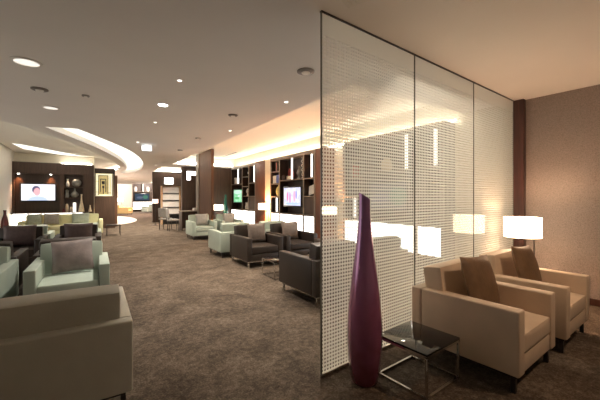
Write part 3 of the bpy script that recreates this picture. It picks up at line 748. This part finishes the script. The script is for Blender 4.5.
def desk_chair(label, loc, rz):
    t = thing('desk_chair', label, 'chair', loc, rz, 'grey chairs at the work desk')
    obj('seat', cushion(bmesh.new(), (.44, .44, .07), (0, 0, .01), .02, Matrix.Translation((0, 0, .48))), M['grey'], t)
    obj('backrest', cushion(bmesh.new(), (.44, .06, .42), (0, .01, 0), .02, Matrix.Translation((0, .22, .77)) @ Matrix.Rotation(R(-6), 4, 'X')), M['grey'], t)
    for sx in (-1, 1):
        for sy in (-1, 1): obj('leg', bx((sx*.19-.012, sy*.19-.012, 0), (sx*.19+.012, sy*.19+.012, .445)), M['steel'], t)
    br = bmesh.new()
    for sx in (-1, 1): box(br, (sx*.15-.012, .2, .45), (sx*.15+.012, .225, .6))
    obj('back_bracket', br, M['steel'], t)
    return t
dc = desk_chair('grey desk chair pulled out beside the work desk', (2.80, 14.55, 0), PI*.5)
dup(dc, (2.66, 15.5, 0), PI*.8, 'grey desk chair standing behind, in front of the oak bookcase')

# ------------------------------------------------------------------ far room
t = thing('far_shelf_unit', 'shelf unit with dark television at the far end of the lounge', 'shelf unit', (3.05, 36.0, 0))
fw = 1.95
obj('back_board', bx((0, .33, 0), (fw, .35, 2.92)), M['panel'], t)
for x in (0, .9, fw-.08): obj('upright', bx((x, 0, 0 if x != .9 else 2.0), (x+.08, .329, 2.92)), M['edge'], t)
for z in (.2, 1.0, 2.0, 2.85): obj('shelf', bx((.081, .0, z), (fw-.081, .328, z+.06)), M['edge'], t)
obj('light_panel', bx((.1, .1, .27), (fw-.1, .12, .98)), M['lightbox'], t)
obj('light_strip', bx((.95, -.04, 2.07), (1.03, -.005, 2.84)), M['strip'], t)
television('dark television on the shelf unit in the far room', (3.95, 36.02, 1.5), 0, 1.3, .66, tvm3, mount=.2)
for x, lab in ((3.35, 'white jar on the far shelf unit beside the upright'), (4.5, 'white jar at the aisle end of the far shelf unit')):
    o = obj('jar', vprof([(.1, 0), (.16, .15), (.14, .4), (.08, .5)]), M['whitev'], loc=(x, 36.15, 2.0605)); tag(o, lab, 'jar')
y0 = dup(g0, (1.95, 30.0, 0), R(60), 'yellow armchair in the far room before a pale lamp')
for ch in y0.children:
    ch.data = ch.data.copy()
    if ch.data.materials[0] == M['green']: ch.data.materials[0] = M['yellow']
dup(g0, (4.2, 33.0, 0), R(-60), 'pale armchair in the far room below the dark television')

# ------------------------------------------------------------------ glass screen
xs = [1.68, 2.98, 4.31, 5.63]
labs = ['dotted glass screen pane behind the purple vase, with the free edge', 'dotted glass screen pane behind the black glass table', 'dotted glass screen pane next to the dark column']
for k in range(3):
    a, b = xs[k]+(.0 if k == 0 else .003), xs[k+1]-.003
    t = thing('glass_screen_pane', labs[k], 'glass screen', zone(a, 1.94, 0), TILT, 'dotted glass panes')
    w = b-a
    # printed face towards the viewer, clear thickness behind
    g = bmesh.new()
    vs = [g.verts.new(p) for p in ((0.002, 0, .03), (w-.002, 0, .03), (w-.002, 0, H-.012), (0.002, 0, H-.012))]
    g.faces.new(vs)
    obj('glass', g, M['frit'], t, smooth=False)
    e = bmesh.new()
    box(e, (0, -.006, .03), (.0045 if k else .011, .006, H-.012)); box(e, (w-.0045, -.006, .03), (w, .006, H-.012))
    obj('glass_edge', e, M['gedge'], t)
    obj('floor_channel', bx((0, -.012, 0), (w, .012, .03), .002, 1), M['chrome'], t)
    obj('head_channel', bx((0, -.012, H-.012), (w, .012, H-.0005)), M['steel'], t)

# ------------------------------------------------------------------ ceiling fixtures
def downlight(label, u, v, r, lens, power=0, name='recessed_downlight', size=95, blend=.6, col=(1, .86, .70), rad=.05):
    t = thing(name, label, 'ceiling light', (u, v, H))
    obj('trim_ring', lathe([(r, 0-.0005), (r, -.008), (r*.78, -.012), (r*.78, -.002), (r, -.0005)], 32, False, False), M['fixture'], t)
    obj('lens', lathe([(.001, -.004), (r*.775, -.004), (r*.775, -.001), (.001, -.001)], 32, False, False), M[lens], t)
    if power: spot(u, v, H-.03, power, size, blend, col, rad)
    return t
def spot(u, v, z, power, size=95, blend=.6, col=(1, .86, .70), rad=.05, aim=None):
    l = bpy.data.lights.new('downlight_or_fill_lamp', 'SPOT'); l.energy = power*KS; l.spot_size = R(size); l.spot_blend = blend; l.color = col; l.shadow_soft_size = rad  # serves the ceiling fixtures and the added fill spots
    o = bpy.data.objects.new('downlight_or_fill_lamp', l); C.objects.link(o); o.location = (u, v, z)
    if aim: o.rotation_euler = (Vector(aim)-Vector((u, v, z))).to_track_quat('-Z', 'Y').to_euler()
    return o
downlight('large round pale ceiling grille above the stone-coloured chair', -.65, 4.61, .145, 'fixlit')
downlight('large round pale ceiling grille above the pale green armchairs', -.64, 6.73, .125, 'fixlit')
downlight('brilliant cool white downlight in the middle of the ceiling', .91, 5.53, .09, 'lensb', 85, col=(1, .92, .82))
downlight('small downlight in the ceiling before the brilliant one', .90, 4.26, .036, 'lens', 25)
downlight('small downlight in the ceiling just beyond the brilliant one', .99, 6.90, .036, 'lens', 70)
downlight('small downlight beside the light trough, above the brown armchairs', 2.53, 6.86, .04, 'lens', 90)
downlight('small downlight beside the light trough, close to the glass screen edge', 2.51, 4.32, .04, 'lens', 60)
downlight('small downlight far along the aisle ceiling', 2.33, 16.0, .07, 'lens', 90)
downlight('tiny downlight above the aisle near the lit sign', .95, 9.6, .05, 'lens', 100)
def sensor(name, label, u, v, r, mat='sensor', cat='ceiling fitting'):
    t = thing(name, label, cat, (u, v, H))
    obj('base', lathe([(.001, -.0005), (r, -.0005), (r, -.012), (r*.85, -.02), (.001, -.02)], 28, False, False), M[mat], t)
    obj('cap', lathe([(.001, -.021), (r*.5, -.021), (r*.42, -.034), (.001, -.036)], 24, False, False), M['fixture'], t)
sensor('ceiling_speaker', 'round ceiling speaker close to the top edge of the glass screen', 2.10, 3.15, .105, 'sensor')
sensor('ceiling_sensor', 'dark round ceiling fitting between the two large pale grilles', -.66, 5.66, .10)
sensor('smoke_detector', 'small smoke detector on the ceiling beside the dark round fitting', -.13, 5.65, .05)
sensor('ceiling_speaker', 'grey round ceiling fitting beside the trough edge above the side table', 2.1, 5.54, .085)
sensor('ceiling_sensor', 'small grey ceiling fitting above the aisle beyond the trough middle', 2.17, 8.16, .07)
sensor('ceiling_sensor', 'little grey ceiling fitting near the brown fin wall', 2.24, 10.53, .08)
sensor('smoke_detector', 'white smoke detector on the raised trough ceiling', 4.7, 7.35, .06, 'fixture')
bpy.data.objects['smoke_detector.001'].location.z = 3.38
t = thing('air_vent', 'square grey air vent in the ceiling above the purple vase', 'vent', (1.60, 1.73, H), R(22))
obj('frame', bx((-.14, -.14, -.012), (.14, .14, -.0005), .004, 1), M['fixture'], t)
g = bmesh.new()
for k in range(6): box(g, (-.11, -.105+k*.042-.012, -.018), (.11, -.105+k*.042+.006, -.0125))
obj('slats', g, M['fixture'], t)
t = thing('lit_sign', 'glowing white exit-type sign box fixed under the aisle ceiling', 'sign', (1.21, 9.95, H-.105), R(-10))
obj('light_box', bx((-.125, -.03, -.07), (.125, .03, .07), .006), M['signl'], t)
g = bmesh.new(); tube(g, (-.08, 0, .0705), (-.08, 0, .1045), .008); tube(g, (.08, 0, .0705), (.08, 0, .1045), .008)
obj('hanger', g, M['steel'], t)
o = obj('linear_vent', bx((5.0, 12.9, 3.372), (5.08, 14.6, 3.3795)), M['sensor']); tag(o, 'long dark slot vent in the trough ceiling above the shelf units', 'vent')

# cove LED strips lying on the hidden ledges
def led(label, pts, z, r=.014, mat='covel'):
    b = bmesh.new()
    for a, c in zip(pts, pts[1:]): tube(b, (a[0], a[1], z), (c[0], c[1], z), r, 6)
    o = obj('cove_light_strip', b, M[mat]); tag(o, label, 'light strip'); return o
led('cove light strip hidden above the wall shelf units', [(5.76, 3.5), (5.76, 14.75)], 2.925, .014)
led('cove light strip along the inner ledge of the long trough', [(2.74, 3.4), (2.74, 15.0)], 3.03, .008)
led('cove light strip at the far end of the long trough', [(3.1, 15.13), (5.7, 15.13)], 3.03, .014)
led('cove light strip in the second trough', [(3.0, 20.0), (5.7, 20.0)], 3.03, .016)
led('curved cove light strip above the sofa', [(x+.10, y-.04) for x, y in inner[6:-3:6]], 3.03, .009)
led('cove light strip on top of the television wall', [(-1.15, 15.58), (-.15, 15.58)], 2.80, .007)

# ------------------------------------------------------------------ more lights
def area(name, loc, size, power, col=(1, .88, .74), rot=(0, 0, 0), size_y=None):
    l = bpy.data.lights.new(name, 'AREA'); l.energy = power; l.color = col; l.size = size
    if size_y: l.shape = 'RECTANGLE'; l.size_y = size_y
    o = bpy.data.objects.new(name, l); C.objects.link(o); o.location = loc; o.rotation_euler = rot; return o
spot(-1.4, 11.0, H-.02, 90); spot(1.4, 13, H-.02, 200, 110); spot(1.6, 16.5, H-.02, 230, 120); spot(1.8, 21, H-.02, 260, 130); spot(1.3, 26, H-.02, 420, 130, col=(1, .80, .70)); spot(3.2, 30, H-.02, 500, 130, col=(1, .78, .68)); spot(1.2, 36, H-.02, 600, 140, col=(1, .85, .76)); spot(1.4, 37.5, H-.02, 420, 120, .8, (1, .86, .76), aim=(1.6, 41, 1.4)); spot(4.6, 33.5, H-.02, 300, 120, .8, (1, .86, .76), aim=(4.0, 36, 1.6)); spot(3.4, 17.2, H-.02, 60, 110)  # no fixtures; those at the bookcase and far wall added to brighten them
spot(3.4, 9.6, 3.3, 85); spot(4.4, 5.3, 3.3, 60)
spot(-2.42, 15.50, 2.30, 30, 80, .9, (1, .42, .18)); spot(-1.47, 15.50, 2.30, 30, 80, .9, (1, .42, .18)); spot(-.75, 15.50, 2.33, 3, 120, .8, (1, .7, .45))
# added spots without fixtures, brightening the glass screen from the lounge side
for gu, gv, tu in ((3.3, 4.6, 2.2), (4.3, 4.8, 3.4), (5.1, 4.8, 4.6)):
    spot(gu, gv, 3.36, (120, 75, 22)[int(tu > 3)+int(tu > 4)], 100, .95, (1, .92, .79), .08, aim=(*zone(tu, 1.95)[:2], 1.1))
spot(-.6, -1.4, H-.02, 50, 120, .9, (1, .85, .7))  # unseen fill spot added behind the camera for the stone-coloured chair
# screen zone
z3 = zone(4.25, 1.62); spot(z3[0], z3[1], H-.03, 6, 75, .8, (1, .80, .58), .03, aim=(*zone(4.25, 1.9)[:2], 1.2))
zc = zone(3.4, -.3); spot(zc[0], zc[1], H-.03, 34, 90, .8, (1, .68, .45), .06, aim=(*zone(3.3, .9)[:2], .4))

w = bpy.data.worlds.new('World'); bpy.context.scene.world = w; w.use_nodes = True
bg = w.node_tree.nodes['Background']; bg.inputs[0].default_value = (1, .92, .84, 1); bg.inputs[1].default_value = 1.4

# ------------------------------------------------------------------ camera
cam = bpy.data.cameras.new('camera'); co = bpy.data.objects.new('camera', cam); C.objects.link(co)
cam.sensor_width = 36; cam.lens = 318/600*36; cam.shift_y = -2.5/600; cam.clip_end = 200
co.location = (0, 0, 1.45); co.rotation_euler = (PI/2, 0, -math.atan2(241, 318)+TILT)
bpy.context.scene.camera = co
vs_ = bpy.context.scene.view_settings
vs_.view_transform = 'Standard'; vs_.look = 'None'; vs_.exposure = 0.32; vs_.gamma = 1.0
